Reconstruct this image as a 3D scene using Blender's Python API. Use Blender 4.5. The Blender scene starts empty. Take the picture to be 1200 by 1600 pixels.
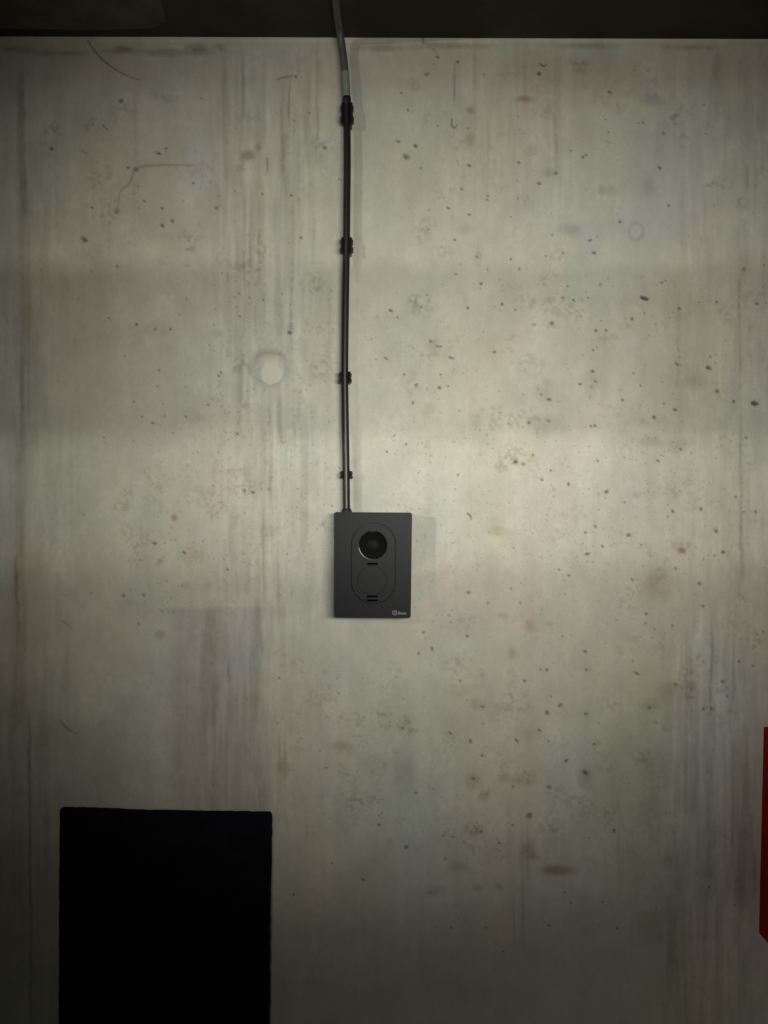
import bpy, bmesh, math, random
import numpy as np
from mathutils import Vector, Matrix

random.seed(7)
rng = np.random.default_rng(11)
S = bpy.context.scene
COL = S.collection

# ---------------------------------------------------------------- camera
DIST, FPX, CZ = 1.86, 1200.0, 1.33          # metres to the wall, focal length in pixels, camera height
cam_d = bpy.data.cameras.new('camera')
cam_d.sensor_fit = 'HORIZONTAL'; cam_d.sensor_width = 36.0; cam_d.lens = 36.0
cam_d.clip_start = 0.02; cam_d.clip_end = 60
cam = bpy.data.objects.new('camera', cam_d); COL.objects.link(cam)
cam.location = (0, -DIST, CZ); cam.rotation_euler = (math.radians(90), 0, 0)
S.camera = cam

def P(px, py, d=0.0):
    """point that stands d metres in front of the wall, given where it is seen in the 1200x1600 photo"""
    k = (DIST - d) / FPX
    return Vector(((px - 600) * k, -d, CZ - (py - 800) * k))

# ---------------------------------------------------------------- world, lights, exposure
w = bpy.data.worlds.new('world'); S.world = w; w.use_nodes = True
w.node_tree.nodes['Background'].inputs[0].default_value = (0.9, 1.0, 0.95, 1)
w.node_tree.nodes['Background'].inputs[1].default_value = 0.0

def aim(o, target):
    o.rotation_euler = (Vector(target) - o.location).to_track_quat('-Z', 'Y').to_euler()

def area(name, loc, target, sx, sy, power, color, spread=180):
    l = bpy.data.lights.new(name, 'AREA'); l.shape = 'RECTANGLE'; l.size = sx; l.size_y = sy
    l.energy = power; l.color = color; l.spread = math.radians(spread)
    o = bpy.data.objects.new(name, l); COL.objects.link(o); o.location = loc; aim(o, target)
    return o

# broad work light standing right behind the photographer
KEY_LOC = Vector((0.36, -2.12, 1.42))
key = area('work_light_beam', KEY_LOC, P(668, 668), 0.80, 0.20, 6.0, (1.0, 0.975, 0.86), 63)
# a bare ceiling tube far back on the left; an added pipe and lockers, unseen, cut its light into bands
TUBE_LOC = Vector((-4.9, -7.0, 2.2))
tube = area('ceiling_tube_light', TUBE_LOC, (0.30, 0, 1.42), 0.4, 0.020, 2.5, (1.0, 0.985, 0.88), 20)
# added dim fill light, no such lamp seen, lifts the lower right wall
FILL_LOC = Vector((-1.5, -4.6, 2.40))
fill = area('added_fill_light', FILL_LOC, (1.9, 0, 0.1), 1.2, 0.03, 4.5, (1.0, 0.98, 0.90), 60)

S.view_settings.view_transform = 'Standard'; S.view_settings.look = 'None'
S.view_settings.exposure = 0.0; S.view_settings.gamma = 1.0; S.view_settings.use_curve_mapping = False

# ---------------------------------------------------------------- helpers
def tag(o, label=None, cat=None, group=None, kind=None):
    if label: o['label'] = label
    if cat: o['category'] = cat
    if group: o['group'] = group
    if kind: o['kind'] = kind
    return o

def empty(name, loc=(0, 0, 0)):
    o = bpy.data.objects.new(name, None); COL.objects.link(o); o.location = loc
    o.empty_display_size = 0.05
    return o

def obj(name, bm, mat, parent=None, smooth=None):
    me = bpy.data.meshes.new(name)
    bmesh.ops.recalc_face_normals(bm, faces=bm.faces[:])
    bm.to_mesh(me); bm.free(); me.materials.append(mat)
    if smooth is not None:
        for p in me.polygons: p.use_smooth = True
        if smooth < 180: me.set_sharp_from_angle(angle=math.radians(smooth))
    o = bpy.data.objects.new(name, me); COL.objects.link(o)
    if parent: o.parent = parent
    return o

def bx(bm, x0, x1, y0, y1, z0, z1, bevel=0.0, seg=2):
    r = bmesh.ops.create_cube(bm, size=1.0)
    bmesh.ops.scale(bm, vec=(x1 - x0, y1 - y0, z1 - z0), verts=r['verts'])
    bmesh.ops.translate(bm, vec=((x0 + x1) / 2, (y0 + y1) / 2, (z0 + z1) / 2), verts=r['verts'])
    if bevel:
        es = list({e for v in r['verts'] for e in v.link_edges})
        bmesh.ops.bevel(bm, geom=es, offset=bevel, segments=seg, affect='EDGES', profile=0.5)
    return bm

def catmull(pts, n):
    pts = [Vector(p) for p in pts]; out = []
    q = [pts[0] * 2 - pts[1]] + pts + [pts[-1] * 2 - pts[-2]]
    for i in range(1, len(q) - 2):
        for k in range(n):
            t = k / n
            out.append(0.5 * ((2 * q[i]) + (q[i + 1] - q[i - 1]) * t + (2 * q[i - 1] - 5 * q[i] + 4 * q[i + 1] - q[i + 2]) * t * t
                              + (3 * q[i] - q[i - 1] - 3 * q[i + 1] + q[i + 2]) * t ** 3))
    out.append(pts[-1])
    return out

def sweep(bm, path, rad, n=16, cap=True):
    """tube along path; rad is a number or one radius per point"""
    m = len(path); rings = []
    rads = [rad] * m if isinstance(rad, (int, float)) else rad
    up = Vector((1, 0, 0))
    for i, p in enumerate(path):
        t = (path[min(i + 1, m - 1)] - path[max(i - 1, 0)]).normalized()
        a = (up - t * up.dot(t)).normalized(); b = t.cross(a)
        rings.append([bm.verts.new(p + (a * math.cos(2 * math.pi * k / n) + b * math.sin(2 * math.pi * k / n)) * rads[i]) for k in range(n)])
    for i in range(m - 1):
        for k in range(n):
            bm.faces.new((rings[i][k], rings[i][(k + 1) % n], rings[i + 1][(k + 1) % n], rings[i + 1][k]))
    if cap:
        bm.faces.new(rings[0]); bm.faces.new(rings[-1][::-1])
    return bm

def lathe(bm, prof, n=48, c=(0, 0)):
    """prof: (radius, y) pairs turned about the axis that points out of the wall, centred at x, z = c"""
    rings = []
    for r, y in prof:
        if r < 1e-6:
            rings.append([bm.verts.new((c[0], y, c[1]))])
        else:
            rings.append([bm.verts.new((c[0] + r * math.cos(2 * math.pi * k / n), y, c[1] + r * math.sin(2 * math.pi * k / n))) for k in range(n)])
    for a, b in zip(rings, rings[1:]):
        for k in range(n):
            if len(a) == 1: bm.faces.new((a[0], b[k], b[(k + 1) % n]))
            elif len(b) == 1: bm.faces.new((a[k], a[(k + 1) % n], b[0]))
            else: bm.faces.new((a[k], a[(k + 1) % n], b[(k + 1) % n], b[k]))
    return bm

def plate(outer, holes, y0, y1):
    """flat plate with holes in the xz plane, from y0 (back) to y1 (front)"""
    bm = bmesh.new(); edges = []
    for loop in [outer] + list(holes):
        vs = [bm.verts.new((x, y1, z)) for x, z in loop]
        edges += [bm.edges.new((vs[i], vs[(i + 1) % len(vs)])) for i in range(len(vs))]
    bmesh.ops.triangle_fill(bm, use_beauty=True, use_dissolve=False, edges=edges)
    r = bmesh.ops.extrude_face_region(bm, geom=bm.faces[:])
    bmesh.ops.translate(bm, vec=(0, y0 - y1, 0), verts=[v for v in r['geom'] if isinstance(v, bmesh.types.BMVert)])
    return bm

def rrect(cx, cz, wd, ht, r, n=8):
    out = []
    for sx, sz, a0 in ((1, 1, 0), (-1, 1, 90), (-1, -1, 180), (1, -1, 270)):
        for k in range(n + 1):
            a = math.radians(a0 + 90 * k / n)
            out.append((cx + sx * (wd / 2 - r) + r * math.cos(a), cz + sz * (ht / 2 - r) + r * math.sin(a)))
    return out

def circ(cx, cz, r, n=48):
    return [(cx + r * math.cos(2 * math.pi * k / n), cz + r * math.sin(2 * math.pi * k / n)) for k in range(n)]

# ---------------------------------------------------------------- materials
def nm(name):
    m = bpy.data.materials.new(name); m.use_nodes = True
    return m, m.node_tree.nodes, m.node_tree.links, m.node_tree.nodes['Principled BSDF']

def plain(name, col, rough=0.5, metal=0.0, spec=0.5, noise=0.0, nscale=40.0, bump=0.0, bscale=300.0):
    m, N, L, b = nm(name)
    b.inputs['Roughness'].default_value = rough; b.inputs['Metallic'].default_value = metal
    b.inputs['Specular IOR Level'].default_value = spec
    tc = N.new('ShaderNodeTexCoord')
    n = N.new('ShaderNodeTexNoise'); n.inputs['Scale'].default_value = nscale; n.inputs['Detail'].default_value = 5
    L.new(tc.outputs['Object'], n.inputs['Vector'])
    r = N.new('ShaderNodeValToRGB')
    r.color_ramp.elements[0].position = 0.3; r.color_ramp.elements[1].position = 0.7
    r.color_ramp.elements[0].color = (*[c * (1 - noise) for c in col], 1); r.color_ramp.elements[1].color = (*[min(1, c * (1 + noise)) for c in col], 1)
    L.new(n.outputs['Fac'], r.inputs['Fac']); L.new(r.outputs['Color'], b.inputs['Base Color'])
    if bump:
        n2 = N.new('ShaderNodeTexNoise'); n2.inputs['Scale'].default_value = bscale; n2.inputs['Detail'].default_value = 3
        L.new(tc.outputs['Object'], n2.inputs['Vector'])
        bp = N.new('ShaderNodeBump'); bp.inputs['Strength'].default_value = bump; bp.inputs['Distance'].default_value = 0.001
        L.new(n2.outputs['Fac'], bp.inputs['Height']); L.new(bp.outputs['Normal'], b.inputs['Normal'])
    return m

def concrete(name, base, use_attr=False):
    m, N, L, b = nm(name)
    b.inputs['Roughness'].default_value = 0.8; b.inputs['Specular IOR Level'].default_value = 0.18
    tc = N.new('ShaderNodeTexCoord')
    def noise(scale, detail, rough=0.55, sc=(1, 1, 1)):
        mp = N.new('ShaderNodeMapping'); mp.inputs['Scale'].default_value = sc
        n = N.new('ShaderNodeTexNoise'); n.inputs['Scale'].default_value = scale; n.inputs['Detail'].default_value = detail; n.inputs['Roughness'].default_value = rough
        L.new(tc.outputs['Object'], mp.inputs['Vector']); L.new(mp.outputs['Vector'], n.inputs['Vector'])
        return n.outputs['Fac']
    def ramp(fac, stops):
        r = N.new('ShaderNodeValToRGB'); e = r.color_ramp.elements
        while len(e) < len(stops): e.new(0.5)
        for q, (p, c) in zip(e, stops): q.position = p; q.color = (*c, 1)
        L.new(fac, r.inputs['Fac']); return r.outputs['Color']
    def mult(a, c, f=1.0):
        mx = N.new('ShaderNodeMix'); mx.data_type = 'RGBA'; mx.blend_type = 'MULTIPLY'; mx.inputs[0].default_value = f
        L.new(a, mx.inputs[6]); L.new(c, mx.inputs[7]); return mx.outputs[2]
    b0 = base
    col = ramp(noise(2.2, 3), [(0.32, (b0[0] * 0.96, b0[1] * 0.99, b0[2] * 1.0)), (0.5, b0), (0.68, (b0[0] * 1.02, b0[1] * 0.99, b0[2] * 0.97))])
    col = mult(col, ramp(noise(9.0, 6), [(0.3, (0.93, 0.93, 0.93)), (0.65, (1.03, 1.03, 1.03))]))
    col = mult(col, ramp(noise(1.0, 5, 0.6, (22, 22, 0.9)), [(0.3, (0.965, 0.965, 0.96)), (0.62, (1.015, 1.015, 1.015))]))
    col = mult(col, ramp(noise(420.0, 3), [(0.25, (0.93, 0.93, 0.93)), (0.7, (1.04, 1.04, 1.04))]))
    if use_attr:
        at = N.new('ShaderNodeAttribute'); at.attribute_name = 'stain_shade'
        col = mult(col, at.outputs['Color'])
    L.new(col, b.inputs['Base Color'])
    bp = N.new('ShaderNodeBump'); bp.inputs['Strength'].default_value = 0.25; bp.inputs['Distance'].default_value = 0.0012
    L.new(noise(160.0, 6, 0.6), bp.inputs['Height']); L.new(bp.outputs['Normal'], b.inputs['Normal'])
    return m

M_wall = concrete('fair_faced_concrete', (0.455, 0.445, 0.385), True)
M_conc = concrete('plain_concrete', (0.33, 0.32, 0.28))
M_plug = concrete('pale_mortar', (0.53, 0.52, 0.455))
M_case = plain('charcoal_plastic', (0.0062, 0.0074, 0.0104), 0.38, spec=0.10, noise=0.05, nscale=60, bump=0.25, bscale=900)
M_dark = plain('black_plastic', (0.008, 0.008, 0.009), 0.5)
M_slot_shade = plain('painted_slot_shade', (0.0012, 0.0012, 0.0013), 0.9, spec=0.02)  # near-black colour stands in for the shade inside the slots
M_gloss = plain('glossy_black_plastic', (0.006, 0.006, 0.007), 0.16)
M_face = plain('satin_black_plastic', (0.0015, 0.0017, 0.0023), 0.45, spec=0.02)
M_socket = plain('socket_face_plastic', (0.0050, 0.0054, 0.0052), 0.5, spec=0.05)
M_cable = plain('black_cable_jacket', (0.008, 0.008, 0.009), 0.40, noise=0.1)
M_grey = plain('grey_conduit_plastic', (0.062, 0.068, 0.067), 0.5, noise=0.12, nscale=30)
M_clip = plain('black_nylon', (0.006, 0.006, 0.006), 0.45)
M_foam = plain('black_foam', (0.006, 0.0045, 0.008), 0.95, spec=0.1, noise=0.3, nscale=25, bump=0.5, bscale=500)
M_red = plain('dark_red_enamel', (0.33, 0.004, 0.007), 0.6, spec=0.08, noise=0.1, nscale=12)
M_print = plain('pale_grey_print', (0.20, 0.205, 0.215), 0.6)
M_steel = plain('grey_steel', (0.18, 0.19, 0.19), 0.5, noise=0.1)

# ---------------------------------------------------------------- the wall, with its marks
# marks are laid out on the wall's own surface, in units of 1.55 mm counted from the camera's foot point
U = DIST / FPX
GX0, GX1, GY0, GY1, STEP = -110, 1310, 50, 1640, 1.45
gx = np.arange(GX0, GX1 + 0.1, STEP); gy = np.arange(GY0, GY1 + 0.1, STEP)
W, H = len(gx), len(gy)
XX, YY = np.meshgrid(gx, gy)
stain_shade = np.ones((H, W, 3)); depth = np.zeros((H, W))

def vnoise(cx, cy, octaves=3, seed=0):
    """smooth noise in 0..1; cell sizes cx, cy"""
    r = np.random.default_rng(seed); out = np.zeros((H, W)); amp, tot = 1.0, 0.0
    for o in range(octaves):
        ax, ay = max(cx / 2 ** o, 2), max(cy / 2 ** o, 2)
        nx, ny = int((GX1 - GX0) / ax) + 3, int((GY1 - GY0) / ay) + 3
        g = r.random((ny, nx))
        fx = (gx - GX0) / ax; fy = (gy - GY0) / ay
        ix = fx.astype(int); iy = fy.astype(int); tx = fx - ix; ty = fy - iy
        tx = tx * tx * (3 - 2 * tx); ty = (ty * ty * (3 - 2 * ty))[:, None]
        a = g[iy][:, ix] * (1 - tx) + g[iy][:, ix + 1] * tx
        b = g[iy + 1][:, ix] * (1 - tx) + g[iy + 1][:, ix + 1] * tx
        out += amp * (a * (1 - ty) + b * ty); tot += amp; amp *= 0.5
    return out / tot

def win(cx, cy, rx, ry):
    i0, i1 = np.searchsorted(gy, [cy - ry, cy + ry]); j0, j1 = np.searchsorted(gx, [cx - rx, cx + rx])
    return slice(max(i0 - 1, 0), i1 + 1), slice(max(j0 - 1, 0), j1 + 1)

def mulc(sl, mask, col):
    stain_shade[sl] *= 1 - mask[..., None] * (1 - np.array(col))

N_edge = vnoise(14, 14, 3, 5) - 0.5
N_pit = vnoise(5, 5, 2, 9) - 0.5
N_str = vnoise(5, 160, 3, 6)
N_blot = vnoise(60, 60, 4, 8)

def pit(px, py, rx=2.5, ry=None, ang=0.0, dark=0.62, dep=2.2):
    ry = ry or rx * random.uniform(0.6, 0.95)
    if ang == 0.0: ang = random.uniform(-10, 60)
    q = 0.92 if py < 880 else 0.78
    rx *= q; ry *= q; dark *= 1.0 if py < 880 else 0.88
    R = max(rx, ry) * 2.2 + 4
    sl = win(px, py, R, R)
    x, y = XX[sl] - px, YY[sl] - py
    c, s = math.cos(math.radians(ang)), math.sin(math.radians(ang))
    u, v = (x * c + y * s) / rx, (-x * s + y * c) / ry
    d = np.sqrt(u * u + v * v) + N_pit[sl] * 1.5
    m = np.clip((1.1 - d) / 0.55, 0, 1)
    mulc(sl, np.clip(1.9 - d, 0, 1) * 0.16, (0.5, 0.5, 0.47))
    mulc(sl, m * dark, (0.10, 0.095, 0.085))
    depth[sl] = np.maximum(depth[sl], m * dep)

def blob(px, py, rx, ry, col, ang=0.0, soft=0.5, ragged=0.5, speck=False):
    R = max(rx, ry) * 2 + 6
    sl = win(px, py, R, R)
    x, y = XX[sl] - px, YY[sl] - py
    c, s = math.cos(math.radians(ang)), math.sin(math.radians(ang))
    u, v = (x * c + y * s) / rx, (-x * s + y * c) / ry
    d = np.sqrt(u * u + v * v) + N_edge[sl] * ragged + (N_blot[sl] - 0.5) * ragged
    m = np.clip((1 + soft - d) / (2 * soft), 0, 1) ** 1.3
    if speck: m *= np.clip(N_pit[sl] * 4.5 + 0.35, 0, 1)
    mulc(sl, m, col)

def streak(px, y0, y1, wd, col, fade=60, dx=0.0, rag=0.8):
    sl = win(px, (y0 + y1) / 2, wd * 2.5 + abs(dx) + 8, (y1 - y0) / 2 + fade)
    x, y = XX[sl], YY[sl]
    t = np.clip((y - y0) / (y1 - y0), 0, 1)
    cxl = px + dx * t + (N_blot[sl] - 0.5) * (wd * 0.9 + 3) + N_edge[sl] * 3
    d = np.abs(x - cxl) / (wd / 2)
    m = np.clip(1.5 - d, 0, 1) * np.clip((y - y0 + fade / 2) / fade, 0, 1) * np.clip((y1 + fade / 2 - y) / fade, 0, 1)
    m *= 1 - rag + rag * np.clip((N_str[sl] - 0.3) * 2.4 + N_edge[sl] * 1.3 + N_pit[sl] * 0.6, 0, 1)
    mulc(sl, m, col)

def line(pts, wd, col, dep=0.0):
    pts = catmull([(a, b, 0) for a, b in pts], 24)
    for k, p in enumerate(pts):
        t = k / len(pts); r = wd * (0.55 + 0.5 * math.sin(math.pi * min(1, t + 0.15)))
        sl = win(p.x, p.y, r * 2.5 + 3, r * 2.5 + 3)
        d = np.hypot(XX[sl] - p.x, YY[sl] - p.y) / r
        m = np.clip(1.3 - d, 0, 1)
        stain_shade[sl] = np.minimum(stain_shade[sl], 1 - m[..., None] * (1 - np.array(col)))
        depth[sl] = np.maximum(depth[sl], m * dep)

def patch(x0, x1, y0, y1, col, soft=(30, 30)):
    """soft-edged tinted rectangle"""
    wx = (N_blot - 0.5) * soft[0] * 1.2; wy = (N_blot[::-1] - 0.5) * soft[1] * 0.8
    m = np.clip((XX + wx - x0) / soft[0], 0, 1) * np.clip((x1 - XX - wx) / soft[0], 0, 1) * np.clip((YY + wy - y0) / soft[1], 0, 1) * np.clip((y1 - YY - wy) / soft[1], 0, 1)
    stain_shade[:] *= 1 - m[..., None] * (1 - np.array(col))

# broad tints of the cement
hue = vnoise(150, 190, 3, 21) - 0.5; hue2 = vnoise(110, 260, 3, 22) - 0.5
stain_shade[..., 0] *= 1 + 0.13 * hue; stain_shade[..., 2] *= 1 - 0.06 * hue + 0.14 * hue2; stain_shade[..., 1] *= 1 - 0.02 * hue
lum = vnoise(70, 120, 4, 23) - 0.5; stain_shade *= (1 + 0.10 * lum)[..., None]
# cloudy lime bloom and fine vertical run texture
cl = vnoise(34, 44, 4, 31) - 0.5; cl2 = vnoise(12, 16, 3, 32) - 0.5; grain = np.random.default_rng(3).normal(0, 1, (H, W))
cl3 = vnoise(5, 6, 2, 35) - 0.5
stain_shade *= (1 + 0.15 * cl + 0.11 * cl2 + (0.05 + 0.16 * np.clip(cl * 3, 0, 1)) * cl3 + 0.02 * grain)[..., None]
fs = vnoise(6, 70, 3, 33) - 0.5; fs2 = vnoise(16, 240, 3, 34) - 0.5
def zone(x0, x1, y0, y1, s=50): return np.clip((XX - x0) / s + .5, 0, 1) * np.clip((x1 - XX) / s + .5, 0, 1) * np.clip((YY - y0) / s + .5, 0, 1) * np.clip((y1 - YY) / s + .5, 0, 1)
zn = 0.22 + zone(340, 500, 90, 980) + 1.1 * zone(1040, 1190, 960, 1700) + 0.9 * zone(290, 450, 960, 1300) + .5 * zone(700, 900, 60, 330) + .6 * zone(1060, 1250, 60, 950) + .5 * zone(-60, 110, 60, 1600)
stain_shade *= (1 + zn * (0.27 * fs + 0.15 * fs2))[..., None]
PINK, BLUE, PURPLE, GREEN, BROWN = (1.03, 0.955, 0.985), (0.955, 0.99, 1.075), (0.84, 0.79, 0.85), (0.95, 1.0, 0.94), (0.88, 0.82, 0.78)
for a in ((790, 950, 690, 870, PINK, (70, 60)), (640, 880, 860, 1010, PINK, (60, 40)), (765, 1010, 62, 180, (0.95, 0.87, 0.86), (60, 40)),
          (950, 1090, 170, 420, (0.93, 0.96, 1.06), (60, 70)), (895, 960, 310, 410, BLUE, (30, 40)), (260, 330, 190, 330, (0.96, 0.99, 1.08), (30, 50)),
          (60, 110, 240, 320, BLUE, (30, 30)), (0, 200, 410, 600, (1.0, 0.97, 0.965), (60, 30)), (-20, 95, 780, 1180, (0.97, 0.92, 0.885), (40, 80)),
          (200, 330, 1000, 1150, (0.92, 0.95, 1.0), (60, 60)), (1070, 1160, 990, 1260, (0.98, 1.01, 1.05), (40, 60)),
          (1130, 1200, 1150, 1480, (0.94, 0.90, 0.90), (30, 60)), (880, 1090, 1130, 1330, (0.86, 0.84, 0.79), (70, 60)),  # first entry: shade left of the red cabinet, put into the colour
          (960, 1090, 1000, 1180, (0.93, 0.92, 0.88), (60, 60)), (1000, 1130, 440, 660, (0.93, 0.92, 0.90), (60, 40)),
          (620, 760, 1180, 1400, (0.93, 0.94, 0.95), (70, 70)), (20, 270, 1090, 1420, (0.88, 0.885, 0.86), (80, 70)), (0, 1260, 1480, 1700, (0.95, 0.95, 0.92), (90, 90))):
    patch(*a)
# darker purplish field with a straight top edge left below the charger
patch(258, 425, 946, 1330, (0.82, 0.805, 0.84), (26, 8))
patch(335, 420, 1000, 1080, (0.92, 1.0, 1.1), (30, 40))
streak(328, 952, 1140, 24, (0.80, 0.77, 0.74), 30, 0, .4); streak(336, 1080, 1330, 14, (0.86, 0.84, 0.82))
streak(358, 1040, 1062, 5, (0.6, 0.58, 0.6), 10); streak(411, 990, 1022, 4, (0.6, 0.58, 0.6), 14)
streak(390, 1040, 1330, 20, (0.86, 0.86, 0.82)); streak(405, 1200, 1330, 24, (0.85, 0.85, 0.8)); streak(441, 1150, 1205, 12, (0.75, 0.75, 0.7), 30)
streak(350, 1000, 1260, 3, (1.10, 1.10, 1.08)); streak(449, 1000, 1050, 3, (1.12, 1.1, 1.08), 20)
# formwork joints, run marks and a few strips of painted shade
streak(32, 110, 340, 11, (0.62, 0.61, 0.58), 60, 3, 0.4); streak(35, 300, 560, 18, (0.80, 0.77, 0.73), 80, 1, 0.6); streak(36, 560, 700, 8, (0.70, 0.67, 0.64), 60, 1, 0.5); streak(35, 690, 1120, 15, (0.80, 0.755, 0.715), 60, -4, 0.6)
streak(28, 880, 1060, 5, (0.66, 0.6, 0.55), 40); streak(45, 1130, 1600, 5, (0.62, 0.62, 0.60), 60, 3, 0.5); streak(22, 1100, 1420, 22, (0.82, 0.80, 0.76)); streak(50, 500, 700, 18, (0.85, 0.82, 0.78))
streak(72, 300, 470, 12, (0.86, 0.85, 0.82)); streak(66, 1100, 1400, 18, (0.86, 0.84, 0.8)); streak(103, 1000, 1090, 10, (0.82, 0.82, 0.8), 40)
for x, a, b, wd, k in ((176, 100, 240, 10, .93), (212, 150, 265, 8, .84), (215, 270, 400, 12, .90), (352, 95, 260, 9, .82), (381, 95, 210, 6, .72), (403, 90, 180, 12, .88), (355, 250, 340, 8, .88),
                       (441, 130, 280, 9, .78), (452, 130, 190, 4, .7), (480, 120, 250, 10, .86), (497, 60, 240, 5, .82), (444, 250, 420, 12, .84), (457, 300, 520, 9, .80), (470, 320, 470, 6, .82), (490, 330, 420, 5, .82),
                       (382, 300, 520, 4, .70), (390, 340, 440, 7, .78), (404, 360, 400, 4, .8), (356, 380, 450, 4, .82), (436, 450, 545, 14, .80), (385, 470, 530, 12, .86), (373, 555, 700, 10, .80), (398, 480, 530, 4, .84),
                       (422, 625, 775, 5, .68), (437, 620, 690, 9, .78), (458, 550, 700, 7, .84), (412, 690, 760, 5, .85), (430, 760, 900, 8, .85), (400, 760, 960, 10, .84), (412, 800, 960, 6, .80), (385, 820, 930, 7, .84), (437, 840, 960, 8, .82),
                       (456, 880, 960, 6, .86), (365, 800, 960, 10, .87), (350, 850, 950, 9, .88), (478, 700, 860, 12, .90), (515, 420, 640, 10, .90), (556, 330, 800, 7, .90),  # last strip is the cable's cast shadow painted into the wall colour
                       (740, 60, 240, 8, .88), (710, 100, 160, 3, .72), (764, 190, 270, 5, .84), (868, 200, 280, 5, .82), (733, 180, 250, 9, .88), (645, 120, 170, 8, .85), (870, 60, 240, 12, .93),
                       (1122, 80, 130, 12, .84), (1122, 155, 190, 9, .84), (1030, 150, 260, 16, .92), (1062, 420, 660, 22, .90), (1050, 560, 640, 14, .88), (1068, 280, 420, 9, .90),
                       (1164, 350, 420, 5, .78), (1157, 420, 600, 5, .76), (1158, 660, 900, 6, .78), (1190, 520, 600, 8, .84), (1168, 260, 300, 6, .8), (1182, 270, 300, 5, .82), (1152, 890, 980, 8, .82), (1127, 755, 790, 5, .8),
                       (738, 590, 690, 10, .93), (735, 700, 800, 8, .93), (1003, 450, 620, 8, .92), (960, 700, 900, 12, .94), (930, 740, 870, 14, .92), (1020, 640, 830, 16, .92),
                       (1084, 1030, 1090, 15, .74), (1112, 980, 1120, 5, .74), (1121, 1000, 1050, 6, .84), (1148, 1000, 1090, 5, .8), (1116, 1130, 1200, 7, .82), (1078, 1080, 1300, 22, .84), (1065, 1290, 1600, 26, .86),
                       (1110, 1180, 1280, 9, .80), (1111, 1290, 1400, 12, .76), (1100, 1270, 1540, 18, .86), (1165, 1240, 1420, 16, .78), (1145, 1170, 1330, 10, .85), (1030, 1380, 1600, 22, .86), (1050, 1410, 1530, 14, .82), (1125, 1400, 1560, 9, .86),  # run mark beside the red cabinet also carries its shade in the colour
                       (1000, 1320, 1420, 20, .88), (970, 1230, 1360, 8, .86), (1020, 1160, 1330, 40, .88), (985, 1290, 1340, 8, .8), (817, 1370, 1470, 5, .80), (802, 1400, 1470, 3, .78), (824, 1260, 1380, 16, .86), (800, 1230, 1340, 10, .9), (1180, 1330, 1400, 8, .75)):
    streak(x, a, b, wd, (k, k * 0.992, k * 0.97), min(60, (b - a) * 0.4))
for x, a, b, wd in ((1040, 1270, 1320, 10), (1052, 1130, 1290, 7), (1095, 1140, 1400, 6), (1062, 1400, 1560, 6), (1130, 1190, 1370, 5), (1068, 420, 600, 8), (425, 300, 450, 5), (505, 690, 760, 5), (480, 130, 180, 4), (1095, 950, 1150, 12), (735, 60, 200, 5), (1062, 60, 200, 10), (420, 850, 950, 4), (408, 820, 950, 3), (460, 690, 900, 4)):
    streak(x, a, b, wd, (1.08, 1.08, 1.08), 40)
blob(1040, 1283, 22, 6, (1.10, 1.09, 1.07)); blob(1042, 1240, 14, 10, (1.09, 1.09, 1.07)); blob(1085, 1285, 14, 12, (1.1, 1.1, 1.14))
patch(1040, 1080, 1400, 1620, (0.96, 1.0, 0.9), (16, 60)); patch(980, 1050, 1410, 1480, (0.92, 0.84, 0.80), (20, 20))
# bright arris and grime under the slab
stain_shade[YY < 66] *= 1.10
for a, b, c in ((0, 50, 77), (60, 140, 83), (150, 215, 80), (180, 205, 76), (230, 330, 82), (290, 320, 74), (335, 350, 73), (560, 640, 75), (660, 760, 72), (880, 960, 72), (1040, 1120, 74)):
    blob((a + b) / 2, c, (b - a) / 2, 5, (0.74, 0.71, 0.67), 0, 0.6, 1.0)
patch(-40, 1240, 66, 150, (0.93, 0.90, 0.88), (60, 30))
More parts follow.
